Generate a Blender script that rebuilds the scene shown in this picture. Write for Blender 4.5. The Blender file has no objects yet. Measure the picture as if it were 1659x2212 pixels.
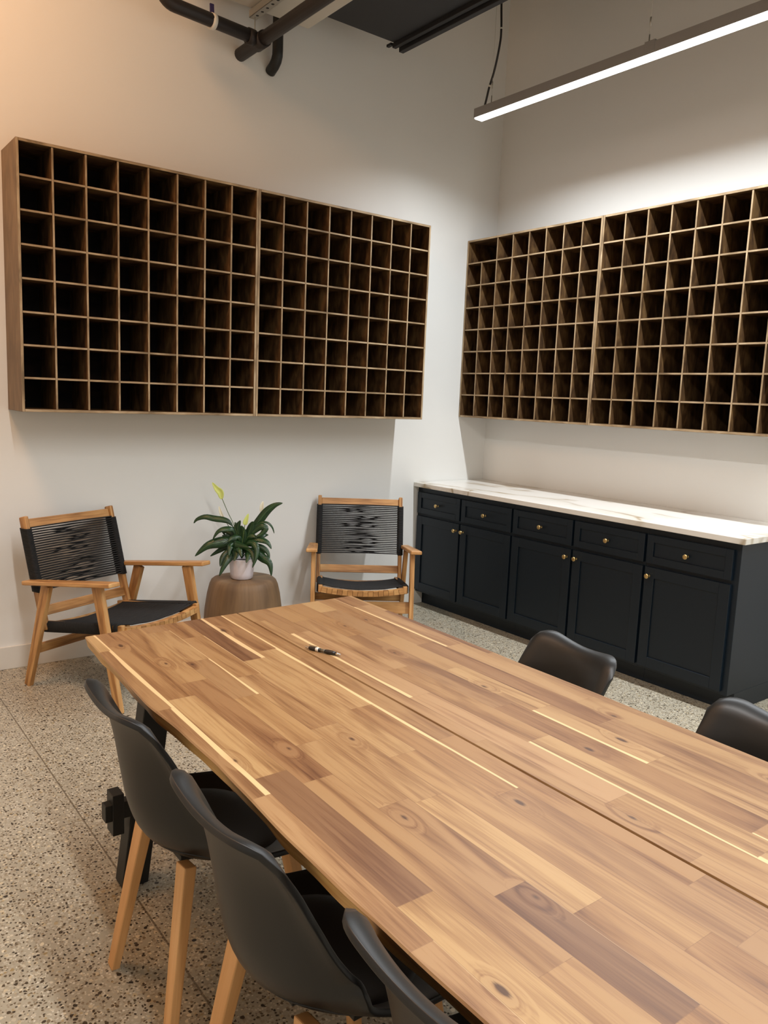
import bpy, math, random
from mathutils import Vector, Matrix
import numpy as np
random.seed(7)
SC = bpy.context.scene
COL = SC.collection
V = Vector
PI = math.pi

# ------------------------------------------------------------------ node helpers
class NT:
    def __init__(s, name):
        s.mat = bpy.data.materials.new(name); s.mat.use_nodes = True
        s.t = s.mat.node_tree; s.n = s.t.nodes; s.l = s.t.links
        s.b = s.n['Principled BSDF']
    def node(s, typ, **kw):
        n = s.n.new(typ)
        for k, v in kw.items(): setattr(n, k, v)
        return n
    def put(s, sock, v):
        if isinstance(v, bpy.types.NodeSocket): s.l.new(v, sock)
        elif v is not None: sock.default_value = v
    def m(s, op, a, b=None, c=None, clamp=False):
        n = s.node('ShaderNodeMath', operation=op, use_clamp=clamp)
        s.put(n.inputs[0], a); s.put(n.inputs[1], b)
        if c is not None: s.put(n.inputs[2], c)
        return n.outputs[0]
    def xyz(s, x=0., y=0., z=0.):
        n = s.node('ShaderNodeCombineXYZ')
        for i, v in enumerate((x, y, z)): s.put(n.inputs[i], v)
        return n.outputs[0]
    def sep(s, v):
        n = s.node('ShaderNodeSeparateXYZ'); s.l.new(v, n.inputs[0]); return n.outputs
    def uv(s): return s.node('ShaderNodeTexCoord').outputs['UV']
    def obj(s): return s.node('ShaderNodeTexCoord').outputs['Object']
    def noise(s, vec, scale=1., detail=2., rough=.5, dist=0., out=0):
        n = s.node('ShaderNodeTexNoise'); s.put(n.inputs['Vector'], vec); s.put(n.inputs['Scale'], scale)
        n.inputs['Detail'].default_value = detail; n.inputs['Roughness'].default_value = rough; n.inputs['Distortion'].default_value = dist
        return n.outputs[out]
    def white(s, vec):
        n = s.node('ShaderNodeTexWhiteNoise', noise_dimensions='3D'); s.put(n.inputs['Vector'], vec); return n.outputs['Value']
    def voro(s, vec, scale, feature='F1', rnd=1.):
        n = s.node('ShaderNodeTexVoronoi', feature=feature); s.put(n.inputs['Vector'], vec); n.inputs['Scale'].default_value = scale
        n.inputs['Randomness'].default_value = rnd
        return n
    def ramp(s, fac, stops, interp='LINEAR'):
        n = s.node('ShaderNodeValToRGB'); s.put(n.inputs[0], fac); e = n.color_ramp; e.interpolation = interp
        while len(e.elements) < len(stops): e.elements.new(.5)
        for el, (p, c) in zip(e.elements, stops):
            el.position = p; el.color = (*lin(c), 1)
        return n.outputs[0]
    def mix(s, f, a, b, mode='MIX'):
        n = s.node('ShaderNodeMix', data_type='RGBA', blend_type=mode); s.put(n.inputs[0], f)
        s.put(n.inputs[6], a); s.put(n.inputs[7], b); return n.outputs[2]
    def scale(s, v, k):
        n = s.node('ShaderNodeVectorMath', operation='MULTIPLY'); s.put(n.inputs[0], v); n.inputs[1].default_value = k; return n.outputs[0]
    def bump(s, h, strength=.2, dist=.002):
        n = s.node('ShaderNodeBump'); n.inputs['Strength'].default_value = strength; n.inputs['Distance'].default_value = dist
        s.l.new(h, n.inputs['Height']); s.l.new(n.outputs[0], s.b.inputs['Normal'])
    def set(s, color=None, rough=.5, metal=0., spec=.5, coat=0.):
        if color is not None: s.put(s.b.inputs['Base Color'], color)
        s.put(s.b.inputs['Roughness'], rough); s.b.inputs['Metallic'].default_value = metal
        s.b.inputs['Specular IOR Level'].default_value = spec; s.b.inputs['Coat Weight'].default_value = coat
        return s.mat
def lin(c):
    return tuple(((x/255)/12.92 if x/255 <= .04045 else ((x/255+.055)/1.055)**2.4) for x in c)
def L4(c): return (*lin(c), 1)

def plain(name, c, rough=.5, metal=0., spec=.5, vary=.06, scale=12., bump=0., coat=0.):
    s = NT(name); n = s.noise(s.obj(), scale, 4, .6)
    a = lin(c); lo = tuple(x*(1-vary) for x in a); hi = tuple(min(1, x*(1+vary)) for x in a)
    col = s.mix(n, (*lo, 1), (*hi, 1)); m = s.set(col, rough, metal, spec, coat)
    if bump: s.bump(n, bump, .002)
    return m

def wood(name, dark, mid, light, rough=.5, fine=70., along=3., spec=.4, knots=False):
    s = NT(name); uv = s.uv()
    n1 = s.noise(s.scale(uv, (along, fine*.35, 1)), 1, 3, .55, .6)
    n2 = s.noise(s.scale(uv, (along*2.5, fine*2.2, 1)), 1, 4, .6, .2)
    f = s.m('ADD', s.m('MULTIPLY', n1, .75), s.m('MULTIPLY', n2, .25))
    col = s.ramp(f, [(.34, dark), (.5, mid), (.66, light)])
    m = s.set(col, rough, 0, spec); s.bump(n2, .12, .001); return m

# ------------------------------------------------------------------ materials
def mat_table():
    s = NT('acacia_butcher_block'); uv = s.uv(); x, y, _ = s.sep(uv)   # x = along the staves, y = across
    W = .071
    r = s.m('DIVIDE', y, W); row = s.m('FLOOR', r); fr = s.m('SUBTRACT', r, row)
    rr = s.white(s.xyz(row, 3.7, 0)); rr2 = s.white(s.xyz(row, 9.1, 5.))
    ln = s.m('ADD', .30, s.m('MULTIPLY', rr2, .42))
    c = s.m('DIVIDE', s.m('ADD', x, s.m('MULTIPLY', rr, 3.)), ln); col = s.m('FLOOR', c); fc = s.m('SUBTRACT', c, col)
    h = s.white(s.xyz(row, col, 1.3)); h2 = s.white(s.xyz(row, col, 7.9)); h3 = s.white(s.xyz(row, col, 17.3))
    base = s.ramp(h, [(0, (132, 96, 68)), (.05, (146, 106, 74)), (.25, (166, 126, 86)), (.45, (176, 138, 96)), (.62, (160, 122, 86)), (.8, (188, 152, 108)), (.92, (174, 136, 98)), (1, (182, 144, 106))])
    # grain
    kv = s.xyz(s.m('MULTIPLY', x, 3.1), s.m('MULTIPLY', y, 7.3), 0)
    vk = s.voro(kv, 1.); vk.voronoi_dimensions = '2D'; d = vk.outputs['Distance']; kc = s.sep(vk.outputs['Color'])[0]
    halo = s.m('MULTIPLY', s.m('GREATER_THAN', kc, .55), s.m('MULTIPLY', s.m('SUBTRACT', .20, d), 5., clamp=True))
    off = s.m('MULTIPLY', h2, 37.)
    gv = s.xyz(s.m('ADD', s.m('MULTIPLY', x, 1.5), off), s.m('ADD', s.m('MULTIPLY', y, 17.), s.m('MULTIPLY', halo, 1.6)), off)
    g1 = s.noise(gv, 1, 3, .5, 1.3)
    gv2 = s.xyz(s.m('MULTIPLY', x, 6.), s.m('MULTIPLY', y, 240.), off); g2 = s.noise(gv2, 1, 3, .6)
    gf = s.m('ADD', s.m('MULTIPLY', g1, .70), s.m('MULTIPLY', g2, .30))
    shade = s.ramp(gf, [(.30, (166, 140, 122)), (.43, (222, 208, 196)), (.54, (255, 252, 246)), (.7, (255, 255, 255))])
    colr = s.mix(1., s.mix(1., base, shade, 'MULTIPLY'), (.77, .765, .72, 1), 'MULTIPLY')
    # pale sapwood along one side of some staves
    wv = s.noise(s.xyz(s.m('MULTIPLY', x, 2.2), off, 0), 1, 2, .5)
    wid = s.m('MULTIPLY', s.m('MAXIMUM', s.m('SUBTRACT', h3, .64), 0), s.m('MULTIPLY', wv, 1.15))
    e = s.m('MULTIPLY', s.m('SUBTRACT', wid, fr), 40., clamp=True)
    colr = s.mix(s.m('MULTIPLY', e, .8), colr, L4((222, 188, 138)))
    # knots
    kn = s.m('MULTIPLY', s.m('GREATER_THAN', kc, .55), s.m('MULTIPLY', s.m('ADD', s.m('SUBTRACT', s.m('MULTIPLY', kc, .062), d), s.m('MULTIPLY', s.m('SUBTRACT', g2, .5), .06)), 34., clamp=True))
    colr = s.mix(s.m('MULTIPLY', halo, .30), colr, L4((120, 82, 52)))
    colr = s.mix(s.m('MULTIPLY', kn, .92), colr, L4((70, 44, 28)))
    # joints
    jr = s.m('LESS_THAN', s.m('MINIMUM', fr, s.m('SUBTRACT', 1, fr)), .012)
    jc = s.m('LESS_THAN', s.m('MULTIPLY', fc, ln), .0011)
    colr = s.mix(s.m('MULTIPLY', s.m('MAXIMUM', jr, jc), .35), colr, L4((96, 62, 38)))
    m = s.set(colr, s.m('ADD', .36, s.m('MULTIPLY', g2, .14)), 0, .5); s.bump(g2, .06, .001); return m

def mat_terrazzo():
    s = NT('terrazzo'); p = s.obj()
    base = s.mix(s.noise(p, 7, 4, .6), L4((150, 142, 124)), L4((174, 167, 149)))
    wp = s.node('ShaderNodeVectorMath', operation='ADD'); s.l.new(p, wp.inputs[0]); s.l.new(s.scale(s.noise(p, 90, 2, .5, 0, 1), (.006, .006, .006)), wp.inputs[1])
    p = wp.outputs[0]
    def chips(scale, thr, rad, c1, c2, base, seed):
        o = s.node('ShaderNodeVectorMath', operation='ADD'); s.l.new(p, o.inputs[0]); o.inputs[1].default_value = (seed, seed*1.7, 0)
        v = s.voro(o.outputs[0], scale); r, g, b = s.sep(v.outputs['Color'])
        rad2 = s.m('ADD', rad*.45, s.m('MULTIPLY', b, rad*.75))
        k = s.m('MULTIPLY', s.m('GREATER_THAN', r, thr), s.m('MULTIPLY', s.m('SUBTRACT', rad2, v.outputs['Distance']), 14., clamp=True))
        return s.mix(k, base, s.mix(g, L4(c1), L4(c2)))
    base = chips(150, .45, .62, (128, 114, 92), (206, 200, 184), base, 3.1)
    base = chips(95, .55, .58, (118, 102, 78), (198, 189, 168), base, 7.7)
    base = chips(70, .62, .45, (214, 202, 176), (150, 130, 92), base, 11.3)
    base = chips(100, .66, .52, (46, 38, 30), (96, 80, 58), base, 1.9)
    base = chips(66, .74, .42, (30, 26, 24), (74, 60, 42), base, 5.3)
    x, y, _ = s.sep(s.obj())
    def line(c, at, per):
        d = s.m('ABSOLUTE', s.m('SUBTRACT', s.m('PINGPONG', s.m('ADD', c, -at+per*20), per/2.), 0))
        return s.m('LESS_THAN', d, .0028)
    ln = s.m('MAXIMUM', line(x, -3.565, 1.22), s.m('MULTIPLY', line(y, -1.735, 1.22), .45))
    base = s.mix(s.m('MULTIPLY', ln, .75), base, L4((96, 84, 66)))
    return s.set(base, s.m('ADD', .30, s.m('MULTIPLY', s.noise(p, 25, 2), .15)), 0, .5)

def mat_marble():
    s = NT('veined_white_quartz'); p = s.obj()
    q = s.node('ShaderNodeMapping'); s.l.new(p, q.inputs[0]); q.inputs['Rotation'].default_value = (0, 0, .75); q.inputs['Scale'].default_value = (1.15, .5, 1)
    n = s.noise(q.outputs[0], 2.1, 3, .5, .6)
    v = s.m('SUBTRACT', 1, s.m('MULTIPLY', s.m('ABSOLUTE', s.m('SUBTRACT', n, .5)), 46.), clamp=True)
    w = s.m('SUBTRACT', 1, s.m('MULTIPLY', s.m('ABSOLUTE', s.m('SUBTRACT', n, .49)), 11.), clamp=True)
    fade = s.m('MULTIPLY', s.m('SUBTRACT', s.noise(p, 2.6, 2), .40), 5., clamp=True)
    n2 = s.noise(q.outputs[0], 4.6, 4, .6, 1.)
    v2 = s.m('SUBTRACT', 1, s.m('MULTIPLY', s.m('ABSOLUTE', s.m('SUBTRACT', n2, .5)), 70.), clamp=True)
    c = s.mix(s.m('MULTIPLY', s.m('MULTIPLY', w, fade), .5), L4((228, 225, 219)), L4((190, 180, 158)))
    c = s.mix(s.m('MULTIPLY', s.m('MULTIPLY', v, fade), .9), c, L4((150, 128, 88)))
    c = s.mix(s.m('MULTIPLY', s.m('MULTIPLY', v2, fade), .22), c, L4((178, 170, 152)))
    return s.set(c, .22, 0, .5)

def mat_leaf():
    s = NT('glossy_leaf'); uv = s.uv(); x, y, _ = s.sep(uv)
    rib = s.m('PINGPONG', s.m('ADD', s.m('MULTIPLY', x, 14.), s.m('MULTIPLY', s.m('ABSOLUTE', y), -3.)), .5)
    c = s.mix(s.noise(s.obj(), 30, 2), L4((14, 38, 18)), L4((36, 70, 34)))
    mid = s.m('LESS_THAN', s.m('ABSOLUTE', y), .045)
    c = s.mix(s.m('MULTIPLY', mid, .5), c, L4((92, 128, 70)))
    m = s.set(c, .33, 0, .5); s.bump(rib, .35, .002); return m

M = {}
M['wall'] = plain('painted_wall', (228, 227, 223), .75, spec=.25, vary=.012, scale=3)
M['ceil'] = plain('ceiling_paint', (150, 146, 140), .9, spec=.2)
M['base'] = plain('baseboard_paint', (222, 218, 210), .55, vary=.01)
M['floor'] = mat_terrazzo()
M['table'] = mat_table()
M['sap'] = wood('live_edge_wood', (120, 78, 40), (186, 138, 80), (220, 182, 118), .42, 60, 2.)
M['acacia'] = wood('oiled_acacia', (126, 84, 46), (180, 132, 80), (208, 164, 108), .42, 55, 2.5)
M['beech'] = wood('beech_leg', (206, 152, 96), (222, 168, 110), (232, 182, 126), .45, 60, 2.)
M['shelf_edge'] = wood('worn_shelf_edge', (112, 92, 66), (158, 134, 102), (188, 166, 134), .6, 60, 6.)
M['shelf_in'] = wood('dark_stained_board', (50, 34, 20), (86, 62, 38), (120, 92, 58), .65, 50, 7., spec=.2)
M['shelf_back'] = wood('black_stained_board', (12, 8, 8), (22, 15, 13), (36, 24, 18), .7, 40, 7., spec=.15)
M['shelf_out'] = wood('greyed_shelf_side', (98, 80, 62), (116, 96, 74), (134, 112, 88), .6, 30, 4.)
M['stump'] = wood('stump_bark_wood', (86, 66, 48), (124, 98, 70), (150, 122, 92), .6, 12, 1.2)
M['navy'] = plain('navy_cabinet_paint', (13, 25, 35), .42, spec=.35, vary=.03, scale=5)
M['marble'] = mat_marble()
M['brass'] = plain('brushed_brass', (206, 176, 120), .28, 1., vary=.05)
M['shell'] = plain('black_moulded_plastic', (22, 21, 20), .40, vary=.04, scale=400, bump=.04)
M['pad'] = plain('black_faux_leather', (22, 20, 20), .5, vary=.1, scale=300, bump=.15)
M['rope'] = plain('black_rope', (18, 17, 17), .75, vary=.3, scale=500, bump=.3)
M['pipe'] = plain('black_iron_pipe', (42, 36, 34), .5, .2, vary=.15)
M['black'] = plain('black_painted_wood', (22, 22, 20), .5, vary=.15, scale=20)
M['duct'] = plain('black_duct_panel', (34, 34, 37), .6, vary=.15, scale=4)
M['wduct'] = plain('white_duct_paint', (206, 200, 188), .6, vary=.03)
M['steel'] = plain('galvanised_steel', (190, 186, 176), .4, .5, vary=.1)
M['alu'] = plain('grey_anodised_housing', (150, 148, 146), .5, 0., vary=.04)
M['white'] = plain('white_plastic', (226, 222, 212), .5)
M['purple'] = plain('purple_tape', (46, 36, 84), .5)
M['cable'] = plain('dark_cable', (40, 36, 36), .5)
M['pot'] = plain('white_ceramic_pot', (220, 212, 216), .4, vary=.03, scale=60)
M['soil'] = plain('potting_soil', (40, 30, 22), .95, vary=.4, scale=120, bump=.5)
M['leaf'] = mat_leaf()
M['stem'] = plain('green_stem', (74, 96, 44), .5)
M['spathe'] = plain('yellow_green_spathe', (206, 222, 130), .5, vary=.1, scale=40)
M['spathe_w'] = plain('white_spathe', (232, 232, 214), .5)
M['pen_dark'] = plain('dark_pen_plastic', (30, 26, 24), .3)
M['pen_clear'] = plain('smoky_pen_barrel', (96, 88, 74), .25)
M['chrome'] = plain('chrome', (210, 205, 200), .15, 1.)
M['screw'] = plain('screw_head', (170, 170, 165), .3, .8)
def emis(name, c, st):
    s = NT(name); s.set(L4(c), .5); s.b.inputs['Emission Color'].default_value = L4(c); s.b.inputs['Emission Strength'].default_value = st; return s.mat
LED = 8.
M['led'] = emis('led_diffuser', (255, 250, 244), LED)
M['lamp_warm'] = emis('warm_lamp_diffuser', (255, 190, 120), 14.)

# ------------------------------------------------------------------ mesh builder
class MB:
    def __init__(s): s.v = []; s.f = []; s.uv = []; s.mi = []; s.sm = []
    def face(s, idx, uvs=None, mi=0, smooth=False):
        s.f.append(tuple(idx)); s.uv.append(uvs or [(0, 0)]*len(idx)); s.mi.append(mi); s.sm.append(smooth)
    def bar(s, p0, p1, w, h, up=(0, 0, 1), w1=None, h1=None, mi=0, mf=None):
        """box from p0 to p1; w across, h along 'up'. mf: {face: mat}, faces 0 start,1 end,2 +side,3 -side,4 top,5 bottom"""
        p0, p1 = V(p0), V(p1); d = (p1-p0); L = d.length; d.normalize(); up = V(up)
        side = d.cross(up); side.normalize(); up = side.cross(d); w1 = w if w1 is None else w1; h1 = h if h1 is None else h1
        b = len(s.v)
        for p, ww, hh in ((p0, w, h), (p1, w1, h1)):
            for a, c in ((-1, -1), (1, -1), (1, 1), (-1, 1)): s.v.append(p+side*(a*ww/2)+up*(c*hh/2))
        o = random.random()*9; q = random.random()*9
        F = [((0, 3, 2, 1), None), ((4, 5, 6, 7), None), ((1, 2, 6, 5), h), ((3, 0, 4, 7), h), ((2, 3, 7, 6), w), ((0, 1, 5, 4), w)]
        for k, (ix, ww) in enumerate(F):
            if ww is None: uv = [(o, q), (o, q+h), (o+w, q+h), (o+w, q)]
            else:
                uv = [(o, q), (o, q+ww), (o+L, q+ww), (o+L, q)]; q += ww
            s.face([b+i for i in ix], uv, (mf or {}).get(k, mi))
        return s
    def box(s, x0, x1, y0, y1, z0, z1, mi=0, mf=None, axis='x'):
        cx, cy, cz = (x0+x1)/2, (y0+y1)/2, (z0+z1)/2
        if axis == 'x': return s.bar((x0, cy, cz), (x1, cy, cz), y1-y0, z1-z0, (0, 0, 1), mi=mi, mf=mf)
        if axis == 'y': return s.bar((cx, y0, cz), (cx, y1, cz), x1-x0, z1-z0, (0, 0, 1), mi=mi, mf=mf)
        return s.bar((cx, cy, z0), (cx, cy, z1), x1-x0, y1-y0, (0, 1, 0), mi=mi, mf=mf)
    def tube(s, pts, r, n=10, mi=0, caps=True):
        pts = [V(p) for p in pts]; rs = r if isinstance(r, (list, tuple)) else [r]*len(pts)
        b = len(s.v); prev = None; L = 0; o = random.random()*9
        ls = []
        for i, p in enumerate(pts):
            d = (pts[min(i+1, len(pts)-1)]-pts[max(i-1, 0)]).normalized()
            if prev is None:
                a = d.orthogonal().normalized()
            else:
                a = prev-d*prev.dot(d); a.normalize()
            prev = a; c = d.cross(a)
            if i: L += (p-pts[i-1]).length
            ls.append(L)
            for k in range(n):
                t = 2*PI*k/n; s.v.append(p+(a*math.cos(t)+c*math.sin(t))*rs[i])
        for i in range(len(pts)-1):
            for k in range(n):
                k2 = (k+1) % n; w = 2*PI*rs[i]/n
                s.face((b+i*n+k, b+i*n+k2, b+(i+1)*n+k2, b+(i+1)*n+k), [(o+ls[i], k*w), (o+ls[i], (k+1)*w), (o+ls[i+1], (k+1)*w), (o+ls[i+1], k*w)], mi, True)
        if caps:
            s.face([b+k for k in range(n)][::-1], None, mi); e = b+(len(pts)-1)*n; s.face([e+k for k in range(n)], None, mi)
        return s
    def lathe(s, prof, n=40, c=(0, 0, 0), wob=None, mi=0, close=True):
        b = len(s.v); c = V(c); L = 0
        for i, (r, z) in enumerate(prof):
            for k in range(n):
                t = 2*PI*k/n; rr = r*(wob(t, z) if wob else 1); s.v.append(c+V((rr*math.cos(t), rr*math.sin(t), z)))
        for i in range(len(prof)-1):
            for k in range(n):
                k2 = (k+1) % n; a = .2*2*PI*k/n; a2 = .2*2*PI*(k+1)/n
                z0 = prof[i][1]+prof[i][0]*.3; z1 = prof[i+1][1]+prof[i+1][0]*.3
                s.face((b+i*n+k, b+i*n+k2, b+(i+1)*n+k2, b+(i+1)*n+k), [(z0, a), (z0, a2), (z1, a2), (z1, a)], mi, True)
        if close:
            for i, rev in ((0, True), (len(prof)-1, False)):
                if prof[i][0] > 1e-4:
                    ix = [b+i*n+k for k in range(n)]
                    uv = [(s.v[j][0], s.v[j][1]*.4) for j in ix]
                    if rev: ix = ix[::-1]; uv = uv[::-1]
                    s.face(ix, uv, mi)
        return s
    def build(s, name, mats, parent=None, bevel=0., seg=2, sub=0, loc=None, rotz=0.):
        me = bpy.data.meshes.new(name); me.from_pydata([tuple(v) for v in s.v], [], s.f)
        if not isinstance(mats, (list, tuple)): mats = [mats]
        for m in mats: me.materials.append(m)
        ul = me.uv_layers.new(name='UVMap'); k = 0
        flat = [c for f in s.uv for uv in f for c in uv]
        ul.data.foreach_set('uv', flat)
        me.polygons.foreach_set('material_index', s.mi); me.polygons.foreach_set('use_smooth', s.sm)
        me.update()
        o = bpy.data.objects.new(name, me); COL.objects.link(o)
        if bevel:
            bm = o.modifiers.new('bevel', 'BEVEL'); bm.width = bevel; bm.segments = seg; bm.limit_method = 'ANGLE'; bm.angle_limit = math.radians(40)
        if sub:
            sm = o.modifiers.new('sub', 'SUBSURF'); sm.levels = sub; sm.render_levels = sub
        if parent: o.parent = parent
        if loc is not None: o.location = loc
        if rotz: o.rotation_euler.z = rotz
        return o
def tag(o, label=None, cat=None, group=None, kind=None):
    for k, v in (('label', label), ('category', cat), ('group', group), ('kind', kind)):
        if v: o[k] = v
    return o
def thing(name, label, cat, loc=(0, 0, 0), rotz=0., group=None):
    o = bpy.data.objects.new(name, None); COL.objects.link(o); o.location = loc; o.rotation_euler.z = rotz; o.empty_display_size = .1
    return tag(o, label, cat, group)
def dup(root, loc, rotz, label, group=None):
    r = root.copy(); COL.objects.link(r); r.location = loc; r.rotation_euler.z = rotz; r['label'] = label
    if group: r['group'] = group
    for ch in list(root.children):
        c = ch.copy(); COL.objects.link(c); c.parent = r
        for g in list(ch.children):
            d = g.copy(); COL.objects.link(d); d.parent = c
    return r
def struct(name, mb, m, bevel=0): return tag(mb.build(name, m, bevel=bevel), kind='structure')

# ------------------------------------------------------------------ room shell  (corner at the origin, wall_back y=0, wall_right x=0)
XL, YF, HC = -6.2, -6.6, 4.75
struct('floor', MB().box(XL-.15, .15, YF-.15, .15, -.12, 0), M['floor'])
struct('ceiling', MB().box(XL-.15, .15, YF-.15, .15, HC, HC+.12), M['ceil'])
struct('wall_back', MB().box(XL-.15, .15, 0, .15, 0, HC), M['wall'])
struct('wall_right', MB().box(0, .15, YF, 0, 0, HC), M['wall'])
struct('wall_left', MB().box(XL-.15, XL, YF, 0, 0, HC), M['wall'])
struct('wall_front', MB().box(XL-.15, .15, YF-.15, YF, 0, HC), M['wall'])
struct('baseboard_back', MB().box(XL, -.575, -.014, 0, 0, .122), M['base'], .002)

# ------------------------------------------------------------------ pigeonhole shelving
def shelf_unit(name, label, org, rotz, W, H, D, skip=None, screw=False, zj=0.):
    """local: x along the wall 0..W, y from wall 0 out to -D, z 0..H"""
    t = thing(name, label, 'wall shelf', org, rotz, 'pigeonhole shelving units on the walls')
    T = .014; t2 = .011
    def panel(nm, x0, x1, z0, z1, axis, side_out=None, y0=-D, outm=None):
        mb = MB(); mf = {}
        if axis == 'z':   # vertical board, length along z; bar(up=(0,1,0)): side = d x up = z x y = -x ; 4 top=+y,5 bottom=-y (front)
            mf = {5: 1}
            if side_out == 'l': mf[2] = 2
            if side_out == 'r': mf[3] = 2
            mb.box(x0, x1, y0, -.001, z0, z1, mf=mf, axis='z')
        else:             # horizontal board: d=x up=z side = x cross z = -y -> 2 = -y (front)
            mf = {2: 1}
            if side_out == 't': mf[4] = 2
            if side_out == 'b': mf[5] = 2
            mb.box(x0, x1, y0, -.001, z0, z1, mf=mf, axis='x')
        return mb.build(nm, [M['shelf_in'], M['shelf_edge'], M['shelf_out']], t, .0012, 1)
    panel('side_panel', 0, T, 0, H, 'z', 'l'); panel('side_panel', W-T, W, 0, H, 'z', 'r')
    panel('top_panel', T, W-T, H-T, H, 'x', 't'); panel('bottom_panel', T, W-T, 0, T, 'x', 'b')
    MB().box(T, W-T, -.012, -.002, T, H-T, axis='x').build('back_panel', M['shelf_back'], t)
    cw = (W-T)/8; chh = (H-T)/8
    for i in range(1, 8):
        z = T/2+chh*i
        panel('shelf_board', T, W-T, z-t2/2, z+t2/2, 'x', y0=-D+.003)
        x = T/2+cw*i; top = H-T
        if skip == i: top = T/2+chh*7+t2/2
        panel('divider', x-t2/2, x+t2/2, T, top, 'z', y0=-D+.002)
    if screw:
        MB().lathe([(0, .0), (.006, .0), (.005, .003), (0, .004)], 14).build('screw', M['screw'], t).matrix_local = Matrix.Translation((.075, -.013, .05)) @ Matrix.Rotation(PI/2, 4, 'X')
    return t
XA, WA, ZA, HA, DA = -3.404, 1.258, 1.373, 1.257, .292
shelf_unit('pigeonhole_shelf', 'pigeonhole shelf unit on the back wall with its outer brown side panel showing', (XA, 0, ZA), 0, WA, HA, DA, screw=True)
shelf_unit('pigeonhole_shelf', 'pigeonhole shelf unit on the back wall nearer the room corner, above the plant and stump', (XA+WA+.001, 0, ZA), 0, WA, HA, DA)
WB, ZB, HB, DB = 1.196, 1.389, 1.268, .29
shelf_unit('pigeonhole_shelf', 'pigeonhole shelf unit touching the room corner, with one double-width cubby at its top', (0, -.003, ZB), -PI/2, WB, HB, DB, skip=1)
shelf_unit('pigeonhole_shelf', 'pigeonhole shelf unit over the marble counter, cut off by the edge of the view', (0, -.003-WB-.001, ZB), -PI/2, 1.252, HB, DB)

# ------------------------------------------------------------------ base cabinets and counter
ZT, ZDB, ZDT, ZRB, ZRT = .10, .118, .668, .688, .842
def shaker(mb, y0, y1, z0, z1, fw, x=-.645, th=.020):
    """door face with raised frame, front at x-th"""
    mb.box(x-th, x, y0, y0+fw, z0, z1, axis='z'); mb.box(x-th, x, y1-fw, y1, z0, z1, axis='z')
    mb.box(x-th, x, y0+fw, y1-fw, z0, z0+fw, axis='y'); mb.box(x-th, x, y0+fw, y1-fw, z1-fw, z1, axis='y')
    mb.box(x-th+.009, x-.001, y0+fw-.002, y1-fw+.002, z0+fw-.002, z1-fw+.002, axis='y')
    return mb
def knob(parent, y, z, x=-.665):
    o = MB().lathe([(0, 0), (.009, 0), (.0075, .003), (.005, .006), (.005, .014), (.009, .018), (.0125, .021), (.0135, .024), (.0125, .0275), (.009, .0285), (0, .0287)], 24).build('knob', M['brass'], parent)
    o.location = (x, y, z); o.rotation_euler = (0, -PI/2, 0); return o
Y = [-.012, -.479, -.962, -1.453, -1.945, -2.445]
def cabinet(y1, y0, label, doors, end=False):
    t = thing('base_cabinet', label, 'cabinet', (0, 0, 0), 0, 'navy base cabinets under the counter')
    ye = -2.468 if end else y0
    mb = MB()
    mb.box(-.645, -.004, ye, y1, ZT, .879, axis='y')
    mb.box(-.572, -.03, ye+(.0 if end else 0), y1, 0, ZT, axis='y')
    mb.build('body', M['navy'], t, .0015, 1)
    for a, b, ks in doors:      # a>b are y bounds, ks = +1 knob towards the corner wall, -1 away
        g = .008
        d = shaker(MB(), b+g, a-g, ZDB, ZDT, .058).build('door', M['navy'], t, .0014, 1)
        knob(d, (a-g-.028) if ks > 0 else (b+g+.028), ZDT-.048)
        r = shaker(MB(), b+g, a-g, ZRB, ZRT, .040).build('drawer', M['navy'], t, .0014, 1)
        knob(r, (a+b)/2, (ZRB+ZRT)/2)
    return t
cabinet(-.003, Y[2], 'navy shaker base cabinet in the room corner with two doors and two drawers', [(Y[0], Y[1], -1), (Y[1], Y[2], 1)])
cabinet(Y[2]-.0005, Y[4], 'middle navy shaker base cabinet with two doors meeting at their brass knobs', [(Y[2], Y[3], -1), (Y[3], Y[4], 1)])
cabinet(Y[4]-.0005, Y[5], 'end navy shaker base cabinet with a single door and a plain side panel', [(Y[4], Y[5], 1)], True)
tag(MB().box(-.694, -.002, -2.507, -.003, .880, .911, axis='y').build('countertop', M['marble'], None, .003, 2),
    'white stone countertop with gold veins on the navy cabinets', 'countertop')

# ------------------------------------------------------------------ conference table
TZ = .76; TH = .034; TY1 = -4.47
LE = [(-2.034, -3.640), (-2.3, -3.653), (-2.63, -3.671), (-2.8, -3.667), (-3.0, -3.667), (-3.2, -3.678), (-3.5, -3.688), (-3.8, -3.690), (-4.47, -3.694)]
RE = [(-2.012, -2.640), (-2.3, -2.640), (-2.7, -2.648), (-3.1, -2.650), (-3.63, -2.660), (-4.0, -2.66), (-4.47, -2.668)]
GA = [(-2.0, -3.124), (-3.9, -3.166), (-4.5, -3.179)]
def ip(tab, y):
    for (a, xa), (b, xb) in zip(tab, tab[1:]):
        if a >= y >= b: return xa+(xb-xa)*(a-y)/(a-b)
    return tab[0][1] if y > tab[0][0] else tab[-1][1]
def wav(y, k): return .5*math.sin(y*7.3+k)+.3*math.sin(y*17.1+2*k)+.2*math.sin(y*31+k*3)
table = thing('conference_table', 'long acacia butcher block table with live edges and black trestle legs', 'table', (0, 0, 0))
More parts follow.
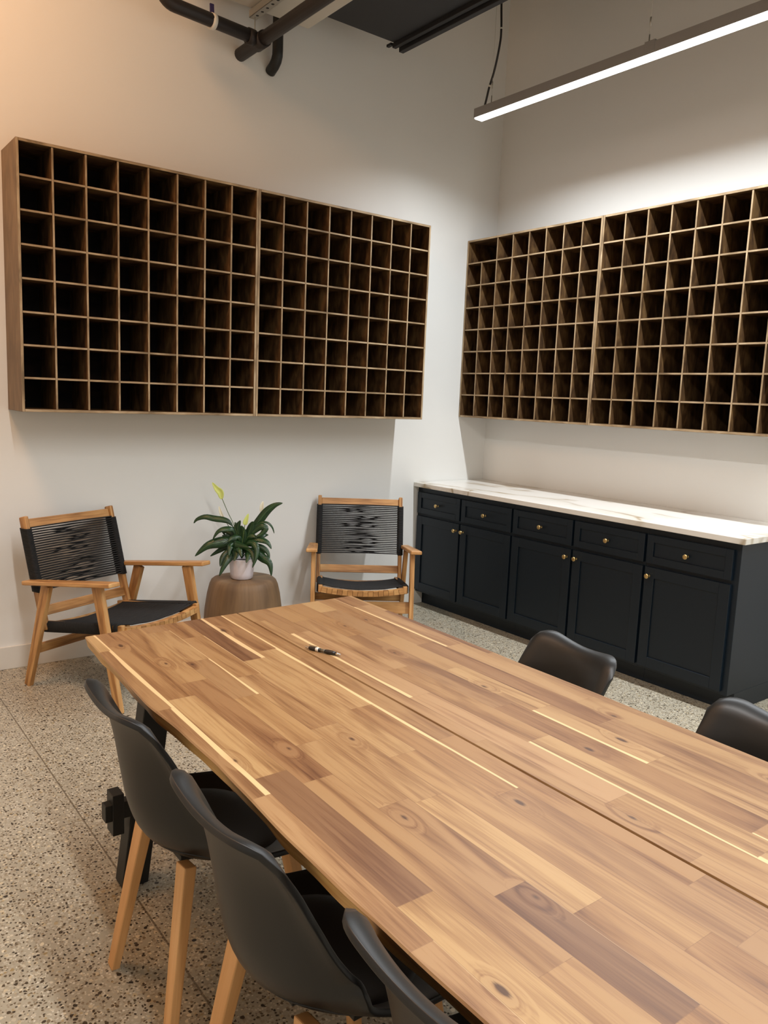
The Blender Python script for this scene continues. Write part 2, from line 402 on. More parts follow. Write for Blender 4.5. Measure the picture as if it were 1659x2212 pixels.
def half(outer, sgn, k):
    mb = MB(); N = 120; rows = []
    for i in range(N+1):
        f = i/N
        yo = outer[0][0]-.001 + (TY1-outer[0][0])*f
        gx = None
        yg = -2.022+(TY1+2.022)*f
        xo = ip(outer, yo)+.0025*wav(yo, k)*sgn; xg = ip(GA, yg)+sgn*.0028
        und = -.008+.005*wav(yo*1.3, k+2)
        pts = [(xg, yg, TZ-.004), (xg+sgn*.001, yg, TZ), (xo-sgn*.003, yo, TZ), (xo, yo, TZ-.003), (xo+sgn*und*.6, yo, TZ-TH*.5), (xo+sgn*und, yo, TZ-TH+.003), (xo+sgn*(und-.004), yo, TZ-TH), (xg, yg, TZ-TH)]
        b = len(mb.v)
        for p in pts: mb.v.append(V(p))
        rows.append((b, pts))
    base = 3.17
    for (b0, p0), (b1, p1) in zip(rows, rows[1:]):
        for j in range(8):
            j2 = (j+1) % 8; mi = 1 if j in (3, 4, 5) else 0
            if mi:
                uv = [(-p0[j][1], p0[j][2]+k), (-p0[j2][1], p0[j2][2]+k), (-p1[j2][1], p1[j2][2]+k), (-p1[j][1], p1[j][2]+k)]
            else:
                q = lambda p: (-p[1]+k*3.3, abs(p[0]-ip(GA, p[1]))*1.0+k*.62*3)
                uv = [q(p0[j]), q(p0[j2]), q(p1[j2]), q(p1[j])]
            ix = (b0+j, b0+j2, b1+j2, b1+j)
            if sgn > 0: ix = ix[::-1]; uv = uv[::-1]
            mb.face(ix, uv, mi, False)
    for (b, p), rev in ((rows[0], sgn < 0), (rows[-1], sgn > 0)):
        ix = [b+j for j in range(8)]; uv = [(q[2]*.6, abs(q[0]-ip(GA, q[1]))+k) for q in p]
        if rev: ix = ix[::-1]; uv = uv[::-1]
        mb.face(ix, uv, 1)
    return mb.build('tabletop', [M['table'], M['sap']], table)
half(LE, -1, 1); half(RE, 1, 2)
MB().box(-3.15-.02, -3.13+.03, -4.44, -2.05, TZ-TH-.028, TZ-TH, axis='y').build('centre_batten', M['black'], table, .002)
for yc in (-2.17, -4.25):
    for s_, xb, xt in ((-1, -3.548, -3.455), (1, -2.792, -2.885)):
        MB().bar((xb, yc, 0), (xt, yc, TZ-TH), .082, .062, (0, 1, 0)).build('leg', M['black'], table, .003)
        MB().box(xb+s_*.053-.017, xb+s_*.053+.017, yc-.043, yc+.012, .190, .318, axis='z').build('wedge', M['black'], table, .002)
    MB().bar((-3.638, yc-.02, .262), (-2.70, yc-.02, .262), .036, .052).build('stretcher', M['black'], table, .002)
    MB().bar((-3.52, yc, TZ-TH-.03), (-2.82, yc, TZ-TH-.03), .06, .06).build('top_rail', M['black'], table, .002)
MB().box(-3.19, -3.15, -4.22, -2.2, .255, .325, axis='y').build('long_stretcher', M['black'], table, .003)

# ------------------------------------------------------------------ pen
pen = thing('ballpoint_pen', 'dark ballpoint pen lying on the table beside the centre seam', 'pen', (-3.103, -2.516, TZ+.0065), math.atan2(-2.585+2.447, -3.071+3.132))
def px_(prof, nm, m):
    mb = MB(); mb.tube([(x, 0, 0) for x, r in prof], [max(r, .0006) for x, r in prof], 16); return mb.build(nm, m, pen)
px_([(-.040, .0048), (-.036, .0058), (-.008, .0060), (.0, .0056)], 'barrel', M['pen_dark'])
px_([(.0, .0050), (.012, .0046), (.016, .0050)], 'clear_barrel', M['pen_clear'])
px_([(-.016, .0063), (-.009, .0064), (-.006, .0060)], 'ring', M['white'])
px_([(.016, .0052), (.025, .0064), (.042, .0062), (.053, .0052)], 'grip', M['pen_dark'])
px_([(.053, .0050), (.060, .0040), (.067, .0018), (.071, .0007)], 'tip', M['chrome'])
px_([(-.053, .0026), (-.052, .0032), (-.042, .0032), (-.040, .0040)], 'push_button', M['chrome'])
MB().bar((-.041, 0, .0085), (-.012, 0, .0078), .0035, .0012).build('clip', M['chrome'], pen, .0004)

# ------------------------------------------------------------------ moulded shell chairs
def make_shell_chair(loc, rotz, label):
    t = thing('shell_chair', label, 'chair', loc, rotz, 'black shell chairs around the table')
    prof = [(0, -.281, .812), (.035, -.262, .787), (.08, -.249, .752), (.14, -.239, .70), (.22, -.228, .62), (.30, -.214, .54), (.37, -.190, .475), (.43, -.150, .430), (.50, -.090, .402), (.60, .010, .394), (.69, .100, .402), (.76, .165, .402), (.80, .200, .386)]
    wid = [(0, .174), (.035, .178), (.08, .179), (.14, .182), (.22, .189), (.30, .201), (.37, .215), (.43, .227), (.50, .234), (.60, .238), (.69, .232), (.76, .222), (.80, .212)]
    cur = [(0, .020), (.035, .030), (.08, .040), (.14, .062), (.22, .092), (.30, .118), (.37, .130), (.43, .118), (.50, .090), (.60, .058), (.69, .034), (.76, .016), (.80, .006)]
    def itp(tab, l, k=1):
        l = max(0, min(.80, l))
        i = 0
        while i < len(tab)-2 and tab[i+1][0] < l: i += 1
        # catmull-rom
        g = lambda j: tab[max(0, min(len(tab)-1, j))]
        a, b, c, d = g(i-1)[k], g(i)[k], g(i+1)[k], g(i+2)[k]; f = (l-tab[i][0])/(tab[i+1][0]-tab[i][0])
        return .5*((2*b)+(-a+c)*f+(2*a-5*b+4*c-d)*f*f+(-a+3*b-3*c+d)*f**3)
    mb = MB(); NU, NV = 28, 44; Lt = .80; rt, rf = .070, .10
    for j in range(NV+1):
        lj = Lt*j/NV
        for i in range(NU+1):
            u = -1+2*i/NU; l = lj
            # squircle-style rounded corners: rows pulled in near the ends
            au = abs(u)
            def corner(r, w):
                e = max(0, (au*w-(w-r))/r); return r*(1-math.sqrt(max(0, 1-e*e)))
            w_ = itp(wid, l)
            ct = corner(rt, w_)*.95; cf = corner(rf, w_)*.95
            l = lj + ct*(1-lj/Lt)**4 - cf*(lj/Lt)**6
            # dipping top edge between two raised shoulders
            l += .016*(1-au**1.6)*max(0, 1-lj/.25)**2
            w = itp(wid, l)
            x, z = itp(prof, l, 1), itp(prof, l, 2); dx = itp(prof, l+.01, 1)-itp(prof, l-.01, 1); dz = itp(prof, l+.01, 2)-itp(prof, l-.01, 2)
            m = math.hypot(dx, dz) or 1; nx, nz = -dz/m, dx/m      # towards the sitter
            c = itp(cur, l)*(abs(u)**2.1)
            # rim rolled outward
            edge = min((1-au)*w, lj+.0001, 99)
            lip = max(0, 1-edge/.030)**1.3*.015*(1-max(0, min(1, (lj-.30)/.25)))
            mb.v.append(V((x+nx*(c-lip), u*w*(1+.0*lip), z+nz*(c-lip))))
    for j in range(NV):
        for i in range(NU):
            a = j*(NU+1)+i; mb.face((a, a+1, a+NU+2, a+NU+1), [(0, 0), (.1, 0), (.1, .1), (0, .1)], 0, True)
    sh = mb.build('seat_shell', M['shell'], t)
    so = sh.modifiers.new('solid', 'SOLIDIFY'); so.thickness = .013; so.offset = -1; so.use_rim = True
    bv = sh.modifiers.new('bevel', 'BEVEL'); bv.width = .0045; bv.segments = 2; bv.limit_method = 'ANGLE'; bv.angle_limit = math.radians(50)
    # cushion, following the seat
    mb = MB(); NU, NV = 20, 20
    for layer in (0, 1):
        for j in range(NV+1):
            for i in range(NU+1):
                a = -1+2*i/NU; b = -1+2*j/NV
                u = a*math.sqrt(1-b*b/2); v = b*math.sqrt(1-a*a/2)
                rr = min(1, math.hypot(u, v)); yy = u*.195; l = .575+v*.185
                x, z = itp(prof, l, 1), itp(prof, l, 2); c = itp(cur, l)*abs(yy/itp(wid, l))**2.3
                dx = itp(prof, l+.01, 1)-itp(prof, l-.01, 1); dz = itp(prof, l+.01, 2)-itp(prof, l-.01, 2); m = math.hypot(dx, dz); nx, nz = -dz/m, dx/m
                hgt = .004+(.030*math.sqrt(max(0, 1-rr**4)) if layer else -.002)
                mb.v.append(V((x+nx*(c+hgt), yy, z+nz*(c+hgt))))
    n1 = (NU+1)*(NV+1)
    for j in range(NV):
        for i in range(NU):
            a = j*(NU+1)+i; mb.face((a+1, a, a+NU+1, a+NU+2), None, 0, True); mb.face((n1+a, n1+a+1, n1+a+NU+2, n1+a+NU+1), None, 0, True)
    per = [i for i in range(NU+1)]+[j*(NU+1)+NU for j in range(1, NV+1)]+[NV*(NU+1)+i for i in range(NU-1, -1, -1)]+[j*(NU+1) for j in range(NV-1, 0, -1)]
    for a, b in zip(per, per[1:]+per[:1]): mb.face((a, b, n1+b, n1+a), None, 0, True)
    mb.build('seat_cushion', M['pad'], t)
    for sx in (-1, 1):
        for sy in (-1, 1):
            x1 = -.198 if sx < 0 else .205
            MB().bar((sx*.130, sy*.127, .432), (x1, sy*.183, 0), .050, .030, (-sx, -sy*.25, 0) if False else (1, 0, 0), .034, .022).build('leg', M['beech'], t, .003)
    MB().bar((-.10, 0, .378), (.10, 0, .378), .05, .016).build('underframe', M['black'], t, .002)
    MB().bar((.0, -.12, .376), (.0, .12, .376), .05, .012).build('underframe', M['black'], t, .002)
    return t
OX = -3.517
ch = make_shell_chair((OX, -2.685, 0), 0, 'black shell chair whose beech legs stand by the black trestle table leg')
dup(ch, (OX-.012, -3.235, 0), 0, 'black shell chair between two others on the floor-seam side of the table, bottom cut off')
dup(ch, (OX+.022, -3.75, 0), 0, 'black shell chair at the bottom edge, only its curved back rim in view')
dup(ch, (-2.750, -2.925, 0), PI-.19, 'black shell chair facing across the table in front of the middle cabinet')
dup(ch, (-2.787, -3.56, 0), PI-.15, 'black shell chair by the end cabinet, cut off by the edge of the view')

# ------------------------------------------------------------------ acacia rope armchairs
def make_armchair(loc, rotz, label):
    t = thing('rope_armchair', label, 'armchair', loc, rotz, 'acacia and black rope armchairs by the wall')
    P = lambda s_, t_, z: V((t_, -s_, z))        # s forward, t sideways
    fs, rs, wf = .337, .310, .289
    bts, btz, bw = -.352, .849, .285
    azb, azf = .547, .628
    zr, zf, ss, se, ws = .332, .408, -.208, .321, .262
    rtz, rbz, rbs = .801, .491, -.256
    post = lambda z: bts+(rbs-bts)*(btz-z)/(btz-rbz)
    ar = lambda s_: azb+(azf-azb)*(s_+.291)/(.326+.291)
    Wd = M['acacia']
    for k in (-1, 1):
        # arm board, 7 cm wide, tapering to the back
        mb = MB(); mb.bar(P(-.300, k*.300, ar(-.300)-.011), P(.326, k*.306, ar(.326)-.011), .056, .022, (0, 0, 1), .066, .022)
        mb.build('armrest', Wd, t, .006, 3)
        MB().bar(P(-.149, k*.296, ar(-.149)-.022), P(-rs, k*.292, .0), .026, .060, (0, -1, 0), .026, .040).build('leg', Wd, t, .004)
        MB().bar(P(.203, k*.296, ar(.203)-.022), P(fs, k*.292, .0), .026, .060, (0, -1, 0), .026, .040).build('leg', Wd, t, .004)
        # back post
        MB().bar(P(post(.30), k*(bw-.018), .300), P(post(btz+.005), k*(bw-.018), btz+.005), .024, .046, (0, -1, 0)).build('back_post', Wd, t, .006, 3)
        # seat side rail
        MB().bar(P(ss-.05, k*(ws-.012), zr-.018), P(se, k*(ws-.012), zf-.018), .026, .044).build('seat_rail', Wd, t, .004)
    MB().bar(P(post(.818), -bw+.03, .818), P(post(.818), bw-.03, .818), .018, .046, (0, .28, .96)).build('back_rail', Wd, t, .003)
    MB().bar(P(post(.392), -bw+.03, .392), P(post(.392), bw-.03, .392), .020, .050, (0, .28, .96)).build('back_rail', Wd, t, .003)
    # front seat bar, curved down in the middle
    mb = MB(); n = 16; pts = []
    for i in range(n+1):
        u = -1+2*i/n; pts.append(P(se-.005, u*(ws-.02), zf-.022-.022*(1-u*u)))
    for a, b in zip(pts, pts[1:]): mb.bar(a-(b-a)*.03, b+(b-a)*.03, .030, .030)
    mb.build('front_rail', Wd, t, 0)
    mb = MB(); pts = [P(ss-.03, (-1+2*i/n)*(ws-.02), zr-.022-.015*(1-(-1+2*i/n)**2)) for i in range(n+1)]
    for a, b in zip(pts, pts[1:]): mb.bar(a, b, .026, .028)
    mb.build('rear_rail', Wd, t, 0)
    MB().bar(P(.262, -.285, .268), P(.262, .285, .268), .020, .070, (0, .2, .98)).build('apron', Wd, t, .003)
    MB().bar(P(-.262, -.285, .195), P(-.262, .285, .195), .020, .048, (0, -.2, .98)).build('apron', Wd, t, .003)
    # rope back: sleeves + two layers of cords
    r = .0039; mb = MB(); rnd = random.Random(5); n = 26; dz = (rtz-rbz)/n
    for k in (-1, 1):
        for i in range(int((rtz-rbz)/.0066)+1):
            z = rbz+i*.0066; s_ = post(z); c = P(s_, k*(bw-.018), z)
            a, b = .0165, .0275; loop = [c+V((a*math.copysign(abs(math.cos(q))**.45, math.cos(q)), b*math.copysign(abs(math.sin(q))**.45, math.sin(q)), -.26*b*math.sin(q)*0)) for q in [2*PI*j/12 for j in range(13)]]
            mb.tube(loop, .0036, 5, caps=False)
        mb.build('rope_sleeve', M['rope'], t); mb = MB()
    mb = MB(); xw = bw-.016
    for i in range(n+1):
        z = rbz+.004+i*dz*.985
        for layer, so in ((0, .020), (1, -.010)):
            A, m1 = rnd.uniform(-1, 1), rnd.uniform(-.2, .25); pts = []
            for j in range(27):
                u = -1+2*j/26; bul = math.exp(-((u-m1)/.19)**2)*A*(.012 if layer else .002)
                zz = z+bul-(.0052 if layer else 0); sg = (1-u*u)*.012
                pts.append(P(post(zz)+so-sg, u*xw, zz))
            mb.tube(pts, r, 6)
    mb.build('rope_back', M['rope'], t)
    # rope seat: cords side to side, sagging
    mb = MB(); n = 62
    for i in range(n+1):
        f = i/n; s_ = ss-.005+(se-.028-ss+.005)*f; zt = zr+(zf-zr)*f
        if rnd.random() < .05: continue
        pts = []
        for j in range(13):
            u = -1+2*j/12; pts.append(P(s_+rnd.uniform(-.0012, .0012), u*(ws-.002), zt+.006-.030*(1-u*u)+(rnd.uniform(-.0012, .0012))))
        mb.tube(pts, .0044, 6)
        for k in (-1, 1):
            c = P(s_, k*(ws-.012), zt-.018)
            mb.tube([c+V((k*-.018, 0, .020)), c+V((k*.012, 0, .026)), c+V((k*.018, 0, .018)), c+V((k*.018, 0, -.022)), c+V((0, 0, -.027)), c+V((k*-.016, 0, -.022))], .0044, 6)
    mb.build('rope_seat', M['rope'], t)
    return t
ac = make_armchair((-3.016, -.468, 0), math.radians(-66.42+90), 'acacia armchair with black rope seat turned towards the table corner')
dup(ac, (-1.492, -.484, 0), math.radians(-122.9+90), 'acacia armchair with black rope back standing between the stump and navy cabinets')

# ------------------------------------------------------------------ stump stool + potted peace lily
SX, SY, SH = -2.225, -.335, .435
wob = lambda a, z: 1+.018*math.sin(3*a+1)+.012*math.sin(5*a+2.2)+.006*math.sin(11*a)-(.02*math.exp(-((a-4.35)/.035)**2))
tag(MB().lathe([(.222, 0), (.232, .02), (.232, .12), (.224, .24), (.210, .34), (.197, .395), (.186, .420), (.172, .432), (.150, .435), (.0, .435)], 96, wob=wob, close=True).build('stump_stool', M['stump'], None, loc=(SX, SY, 0)),
    'round tree stump side table holding the potted plant', 'side table')
pl = thing('potted_peace_lily', 'peace lily in a white pot standing on the tree stump table', 'potted plant', (SX-.018, SY-.005, SH))
MB().lathe([(0, .001), (.058, .001), (.063, .006), (.066, .03), (.076, .118), (.077, .122), (.074, .122), (.070, .100), (.060, .100), (.0, .100)], 48, close=False).build('pot', M['pot'], pl)
MB().lathe([(.069, .098), (.05, .104), (.02, .107), (0, .108)], 24, close=False).build('soil', M['soil'], pl)
RT = V((.796, -.604, .0)).normalized(); TW = V((-.604, -.796, 0)).normalized(); UPV = V((0, 0, 1))
KP = 3.5e-4
def pp(x, y, d): return RT*((x-905)*KP)+UPV*(.118-(y-1325)*KP)+TW*d
def bez(ctrl, n):
    out = []; m = len(ctrl)-1
    for i in range(n+1):
        f = i/n*m; j = min(int(f), m-1); f -= j
        g = lambda q: ctrl[max(0, min(m, q))]
        a, b, c, d = g(j-1), g(j), g(j+1), g(j+2)
        out.append(.5*((2*b)+(c-a)*f+(2*a-5*b+4*c-d)*f*f+(3*b-a-3*c+d)*f**3))
    return out
def leaf(pts, w, dep, roll=0., nm='leaf', mat=None, fold=.25, stemf=.22, wmax=.55):
    """pts in crop pixels, w = full width in crop px, dep = outward depth (m) at the tip"""
    m = len(pts)-1
    ctrl = [pp(x, y, dep*(i/m)) for i, (x, y) in enumerate(pts)]
    ctrl[0] = ctrl[0]; c = bez(ctrl, 22); mb = MB(); W = w*KP/2
    for i, p in enumerate(c):
        f = i/22; d = (c[min(i+1, 22)]-c[max(i-1, 0)]).normalized()
        nrm = (TW*math.cos(roll)+UPV*math.sin(roll)); side = d.cross(nrm)
        if side.length < .2: side = d.cross(UPV)
        side.normalize(); nn = side.cross(d).normalized()
        if f < stemf: ww = .0022
        else:
            g = (f-stemf)/(1-stemf); ww = .0015+W*(math.sin(PI*min(1, g**.8))**.85)*(1-.15*g)
        for q in (-1, -.5, 0, .5, 1):
            mb.v.append(p+side*(q*ww)+nn*(-abs(q)*ww*fold + (0.02*ww*math.sin(f*40+q)) ))
    for i in range(22):
        for j in range(4):
            a = i*5+j; u0, u1 = i/22, (i+1)/22; v0, v1 = -1+j*.5, -.5+j*.5
            mb.face((a, a+1, a+6, a+5), [(u0, v0), (u0, v1), (u1, v1), (u1, v0)], 0, True)
    o = mb.build(nm, mat or M['leaf'], pl); so = o.modifiers.new('solid', 'SOLIDIFY'); so.thickness = .0007; return o
B0 = (900, 1330)
LV = [
 ([B0, (790, 900), (700, 740), (600, 690), (440, 672), (280, 650), (150, 700), (100, 770)], 105, .0, .5),
 ([B0, (800, 960), (740, 835), (620, 825), (520, 875), (445, 1000)], 100, .05, .7),
 ([B0, (830, 1150), (700, 1040), (540, 1050), (350, 1110), (170, 1280)], 190, .07, .35),
 ([B0, (830, 1200), (640, 1150), (520, 1210), (390, 1300)], 95, .02, .2),
 ([B0, (850, 1220), (770, 1230), (690, 1340), (600, 1560)], 150, .12, .3),
 ([B0, (820, 1180), (700, 1210), (610, 1300), (590, 1430)], 110, .08, .2),
 ([B0, (960, 1050), (1060, 850), (1180, 680), (1300, 520), (1430, 420), (1550, 385)], 140, -.03, .1),
 ([B0, (980, 1000), (1090, 800), (1220, 705), (1330, 715), (1400, 790), (1430, 885)], 40, .0, .8),
 ([B0, (980, 1030), (1100, 860), (1210, 770), (1290, 800), (1230, 890), (1130, 940)], 120, .03, .3),
 ([B0, (960, 1080), (1080, 980), (1220, 980), (1340, 1020), (1410, 1120)], 115, .05, .7),
 ([B0, (980, 1180), (1120, 1180), (1260, 1270), (1390, 1360), (1430, 1555)], 150, .08, .3),
 ([B0, (980, 1120), (1150, 1090), (1280, 1130), (1350, 1200), (1380, 1300)], 90, .05, .5),
 ([B0, (930, 1130), (1060, 1030), (1160, 1080), (1180, 1220), (1130, 1410)], 115, .11, .4),
 ([B0, (865, 1150), (840, 950), (825, 800), (870, 690)], 130, .0, .1),
 ([B0, (900, 1100), (930, 900), (900, 760)], 130, .03, .1),
 ([B0, (930, 1080), (1020, 880), (1060, 760), (1090, 690)], 130, .02, .1),
 ([B0, (850, 1150), (800, 1060), (900, 1060), (1060, 1080)], 130, .10, .5),
 ([B0, (860, 1180), (780, 1080), (740, 1110), (740, 1240)], 120, .10, .4),
 ([B0, (900, 1180), (1000, 1150), (1110, 1210), (1140, 1340)], 120, .10, .4),
 ([B0, (840, 1100), (770, 930), (790, 800), (760, 740)], 100, -.03, .1),
 ([B0, (880, 1120), (860, 980), (770, 960), (700, 1020)], 110, .06, .5),
 ([B0, (940, 1120), (1000, 960), (1090, 930), (1160, 960)], 110, .03, .5),
 ([B0, (900, 1180), (880, 1100), (900, 1120), (960, 1230)], 130, .12, .5),
 ([B0, (860, 1200), (830, 1160), (850, 1220), (830, 1310)], 120, .11, .4),
 ([B0, (950, 1200), (1010, 1180), (1040, 1240), (1030, 1330)], 110, .11, .4),
 ([B0, (780, 1000), (600, 880), (560, 900), (580, 980)], 80, -.06, .4),
 ([B0, (900, 1150), (700, 1000), (620, 980), (520, 1000)], 90, -.08, .5),
 ([B0, (950, 1150), (1150, 1000), (1250, 950), (1300, 960)], 90, -.09, .5),
 ([B0, (890, 1150), (930, 950), (980, 820)], 90, -.08, .1),
 ([B0, (1000, 1200), (1180, 1150), (1230, 1220), (1240, 1330)], 80, -.06, .3),
]
for p_, w_, d_, r_ in LV: leaf(p_, w_, d_, r_)
def flower(stem, sp, w, mat, dep=0.):
    m = len(stem)-1
    mb = MB(); mb.tube(bez([pp(x, y, dep) for x, y in stem], 12), .0019, 6); st = mb.build('flower_stem', M['stem'], pl)
    o = leaf(sp, w, 0., .0, 'flower', mat, fold=-.5, stemf=0.); o.location = TW*dep
flower([(890, 1200), (770, 790), (660, 560), (562, 335)], [(555, 350), (540, 240), (480, 180), (400, 80)], 110, M['spathe'], .0)
flower([(900, 1200), (940, 900), (960, 740)], [(960, 750), (975, 680), (1015, 560)], 75, M['spathe'], .03)
flower([(880, 1200), (700, 900), (560, 680)], [(565, 690), (520, 600), (485, 490)], 48, M['spathe_w'], -.05)
flower([(930, 1200), (1100, 850), (1195, 560)], [(1192, 570), (1200, 460), (1215, 380)], 62, M['spathe_w'], -.05)

# ------------------------------------------------------------------ linear pendant lamp
PX, PZ, PY0, PY1 = -.80, 3.232, -.588, -5.4
pd = thing('linear_pendant_lamp', 'long glowing linear pendant lamp hanging over the counter', 'pendant lamp', (0, 0, 0))
mb = MB()
mb.box(PX-.034, PX+.034, PY1, PY0, PZ+.052, PZ+.056, axis='y')
mb.box(PX-.034, PX-.031, PY1, PY0, PZ+.002, PZ+.054, axis='y'); mb.box(PX+.031, PX+.034, PY1, PY0, PZ+.002, PZ+.054, axis='y')
mb.box(PX-.034, PX+.034, PY0-.001, PY0+.003, PZ, PZ+.056, axis='y')
mb.build('housing', M['alu'], pd, .001, 1)
MB().box(PX-.0305, PX+.0305, PY1+.003, PY0-.004, PZ-.006, PZ+.004, axis='y').build('diffuser', M['led'], pd, .002, 2)
for y in (-.70, -1.80, -3.6):
    w = MB(); w.tube([(PX, y, PZ+.056), (PX, y, HC-.001)], .0011, 6); w.build('suspension_wire', M['steel'], pd)
    w = MB(); w.tube([(PX, y, PZ+.056), (PX, y, PZ+.064), (PX, y, PZ+.070), (PX, y, PZ+.11)], [.009, .009, .004, .003], 12)
    w.tube([(PX, y, PZ+.15), (PX, y, PZ+.19)], .0045, 8); w.build('cable_gripper', M['steel'], pd)
MB().box(PX-.036, PX+.036, -1.86, -1.80, PZ+.010, PZ+.064, axis='y').build('joint_cover', M['alu'], pd, .002)
w = MB(); w.tube(bez([V(q) for q in ((-.8, -.64, PZ+.057), (-.8, -.657, 3.34), (-.8, -.675, 3.40), (-.8, -.712, 3.487), (-.8, -.745, 3.62), (-.8, -.749, 3.71), (-.8, -.736, 3.90), (-.8, -.73, 4.3), (-.8, -.73, HC-.001))], 40), .0065, 8)
w.build('power_cord', M['cable'], pd)
w = MB(); w.tube([(-.8, -.676, 3.398), (-.8, -.680, 3.408)], .0085, 8); w.tube([(-.8, -.7495, 3.700), (-.8, -.7493, 3.708)], .0085, 8); w.build('cable_tie', M['white'], pd)

# ------------------------------------------------------------------ pipes and ducts near the ceiling
def arc(c, a, b, r, n=8):   # quarter bend from direction a to b round corner point c
    a, b = V(a), V(b); o = V(c)-a*r+b*r
    return [o+a*r*math.sin(q)-b*r*math.cos(q) for q in [PI/2*i/n for i in range(n+1)]]
ZP = 3.415
pp1 = thing('pipework', 'black pipes meeting at a tee, the branch carrying a white clamp', 'pipe')
w = MB(); w.tube([(-2.10, -.235, ZP+.005)]+arc((-2.705, -.285, ZP+.01), (-1, 0, 0), (0, 0, 1), .07)+[(-2.705, -.285, HC-.001)], .034, 16); w.build('branch_pipe', M['pipe'], pp1)
w = MB(); w.tube([(-2.165, -.238, ZP+.005), (-2.205, -.240, ZP+.006)], .041, 16); w.build('coupling', M['pipe'], pp1)
w = MB(); w.tube([(-2.405, -.258, ZP+.007), (-2.430, -.260, ZP+.007)], .040, 16); w.build('clamp', M['white'], pp1)
MB().bar((-2.418, -.255, ZP+.045), (-2.418, -.250, ZP+.095), .022, .008).build('tape_flag', M['purple'], pp1)
MB().bar((-2.418, -.255, ZP+.03), (-2.418, -.255, ZP+.05), .018, .018).build('clamp_lug', M['white'], pp1)
pp2 = pp1
w = MB(); w.tube([(-2.125, 0, ZP), (-2.125, -5.2, ZP)], .036, 18); w.build('main_pipe', M['pipe'], pp2)
w = MB(); w.tube([(-2.125, -.195, ZP), (-2.125, -.29, ZP)], .043, 18); w.build('tee_fitting', M['pipe'], pp2)
pp3 = thing('drop_pipe', 'short black pipe dropping down and bending into the back wall', 'pipe')
w = MB(); w.tube([(-1.93, -.085, HC-.001), (-1.93, -.085, 3.47), (-1.93, -.083, 3.44), (-1.93, -.070, 3.415), (-1.93, -.045, 3.395), (-1.93, 0, 3.375)], .031, 16); w.build('pipe_run', M['black'], pp3)
st = thing('strut_channel', 'pale perforated strut channel above the main black pipe', 'strut')
mb = MB(); mb.box(-2.150, -2.105, -2.6, -.150, 3.555, 3.559, axis='y'); mb.box(-2.150, -2.146, -2.6, -.150, 3.555, 3.596, axis='y'); mb.box(-2.109, -2.105, -2.6, -.150, 3.555, 3.596, axis='y')
mb.build('channel', M['steel'], st, .0008, 1)
for i in range(24):
    w = MB(); w.tube([(-2.1275, -.205-i*.057, 3.5545), (-2.1275, -.205-i*.057, 3.5555)], .0085, 12); w.build('slot', M['black'], st)
w = MB(); w.tube([(-2.1275, -.178, ZP+.037), (-2.1275, -.178, 3.575)], .004, 8); w.build('threaded_rod', M['steel'], st)
for yy in (-.178, -2.4):
    MB().box(-2.150, -2.105, yy-.004, yy+.004, 3.596, 3.600, axis='y').build('bracket', M['steel'], st)
tag(MB().box(-2.62, -1.775, -5.0, -.165, 3.600, 4.02, axis='y').build('white_duct', M['wduct'], None, .006, 2), 'white rectangular duct above the black pipes', 'duct')
du = thing('black_duct', 'black flat duct panel with a folded rail between the white duct and pendant lamp', 'duct')
MB().box(-1.773, -1.235, -4.8, -.345, 3.610, 3.95, axis='y').build('panel', M['duct'], du, .003)
mb = MB(); mb.box(-1.290, -1.262, -4.8, -.330, 3.585, 3.612, axis='y'); mb.box(-1.250, -1.216, -4.8, -.345, 3.568, 3.640, axis='y'); mb.box(-1.222, -1.196, -4.8, -.42, 3.590, 3.605, axis='y')
mb.build('rail', M['duct'], du, .003)
MB().box(-1.300, -1.280, -.33, -.285, 3.600, 3.615, axis='y').build('rail_tab', M['duct'], du, .002)

# hangers carrying the ducts and pipes from the ceiling
for nm, par, pts in (('hanger_rod', du, [(-1.5, -.9), (-1.5, -3.5)]),):
    for x, y in pts:
        w = MB(); w.tube([(x, y, 3.94), (x, y, HC-.001)], .005, 8); w.build(nm, M['steel'], par)

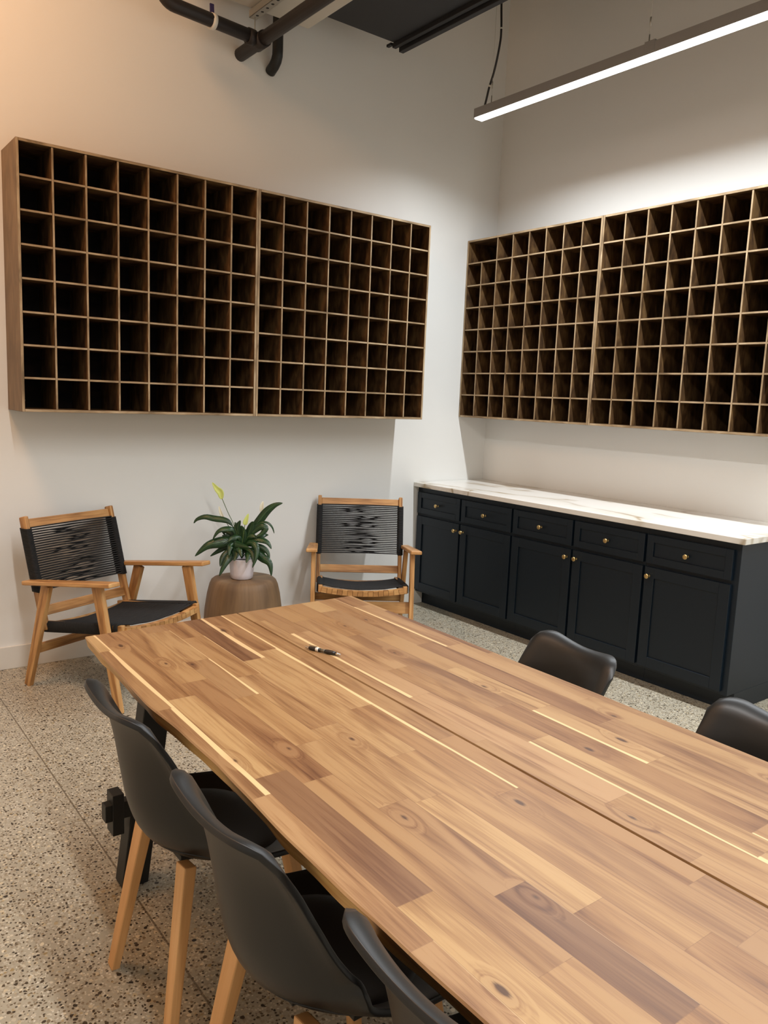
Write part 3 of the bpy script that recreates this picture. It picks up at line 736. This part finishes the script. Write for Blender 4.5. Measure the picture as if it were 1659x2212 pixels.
# ------------------------------------------------------------------ light
def area(name, loc, rot, sx, sy, power, color):
    l = bpy.data.lights.new(name, 'AREA'); l.shape = 'RECTANGLE'; l.size = sx; l.size_y = sy; l.energy = power; l.color = color
    o = bpy.data.objects.new(name, l); COL.objects.link(o); o.location = loc; o.rotation_euler = rot; return o
pl_ = area('pendant_or_fill_light', (PX, (PY0-.006+PY1)/2, PZ-.008), (0, 0, 0), .058, PY0-PY1-.012, 98, (.90, .955, 1.))
pl_.data.spread = math.radians(150)
# warm ceiling lamp left of the view, then an added fill near the camera
area('ceiling_lamp_light', (-4.5, -1.3, 4.35), (math.radians(38), math.radians(10), 0), .7, 1.1, 60, (1., .55, .28))
l2_ = area('pendant_or_fill_light', (-3.6, -4.3, 3.25), (0, 0, 0), .06, 3.9, 86, (.985, .985, .97))   # added fill strip over the near side, not a lamp of the room
l2_.data.spread = math.radians(160)
W = bpy.data.worlds.new('World'); SC.world = W; W.use_nodes = True
W.node_tree.nodes['Background'].inputs[0].default_value = (.5, .5, .5, 1); W.node_tree.nodes['Background'].inputs[1].default_value = .05

# ------------------------------------------------------------------ camera
cd = bpy.data.cameras.new('camera'); cam = bpy.data.objects.new('camera', cd); COL.objects.link(cam); SC.camera = cam
cd.sensor_fit = 'HORIZONTAL'; cd.sensor_width = 36; cd.lens = 36*1703.27/1659; cd.clip_start = .02
R0, R1, R2 = (.7959673, -.6040088, .0401172), (-.0556639, -.1390235, -.9887234), (.6027749, .7847585, -.1442796)
cam.matrix_world = Matrix(((R0[0], -R1[0], -R2[0], -4.3348), (R0[1], -R1[1], -R2[1], -4.3999), (R0[2], -R1[2], -R2[2], 1.5135), (0, 0, 0, 1)))

vs = SC.view_settings; vs.view_transform = 'Standard'; vs.look = 'None'; vs.exposure = 0.2; vs.gamma = 1.0; vs.use_curve_mapping = False
SC.cycles.max_bounces = 8; SC.cycles.diffuse_bounces = 5; SC.cycles.glossy_bounces = 3
SC.cycles.caustics_reflective = False; SC.cycles.caustics_refractive = False; SC.cycles.sample_clamp_indirect = 6.
SC.cycles.use_denoising = True
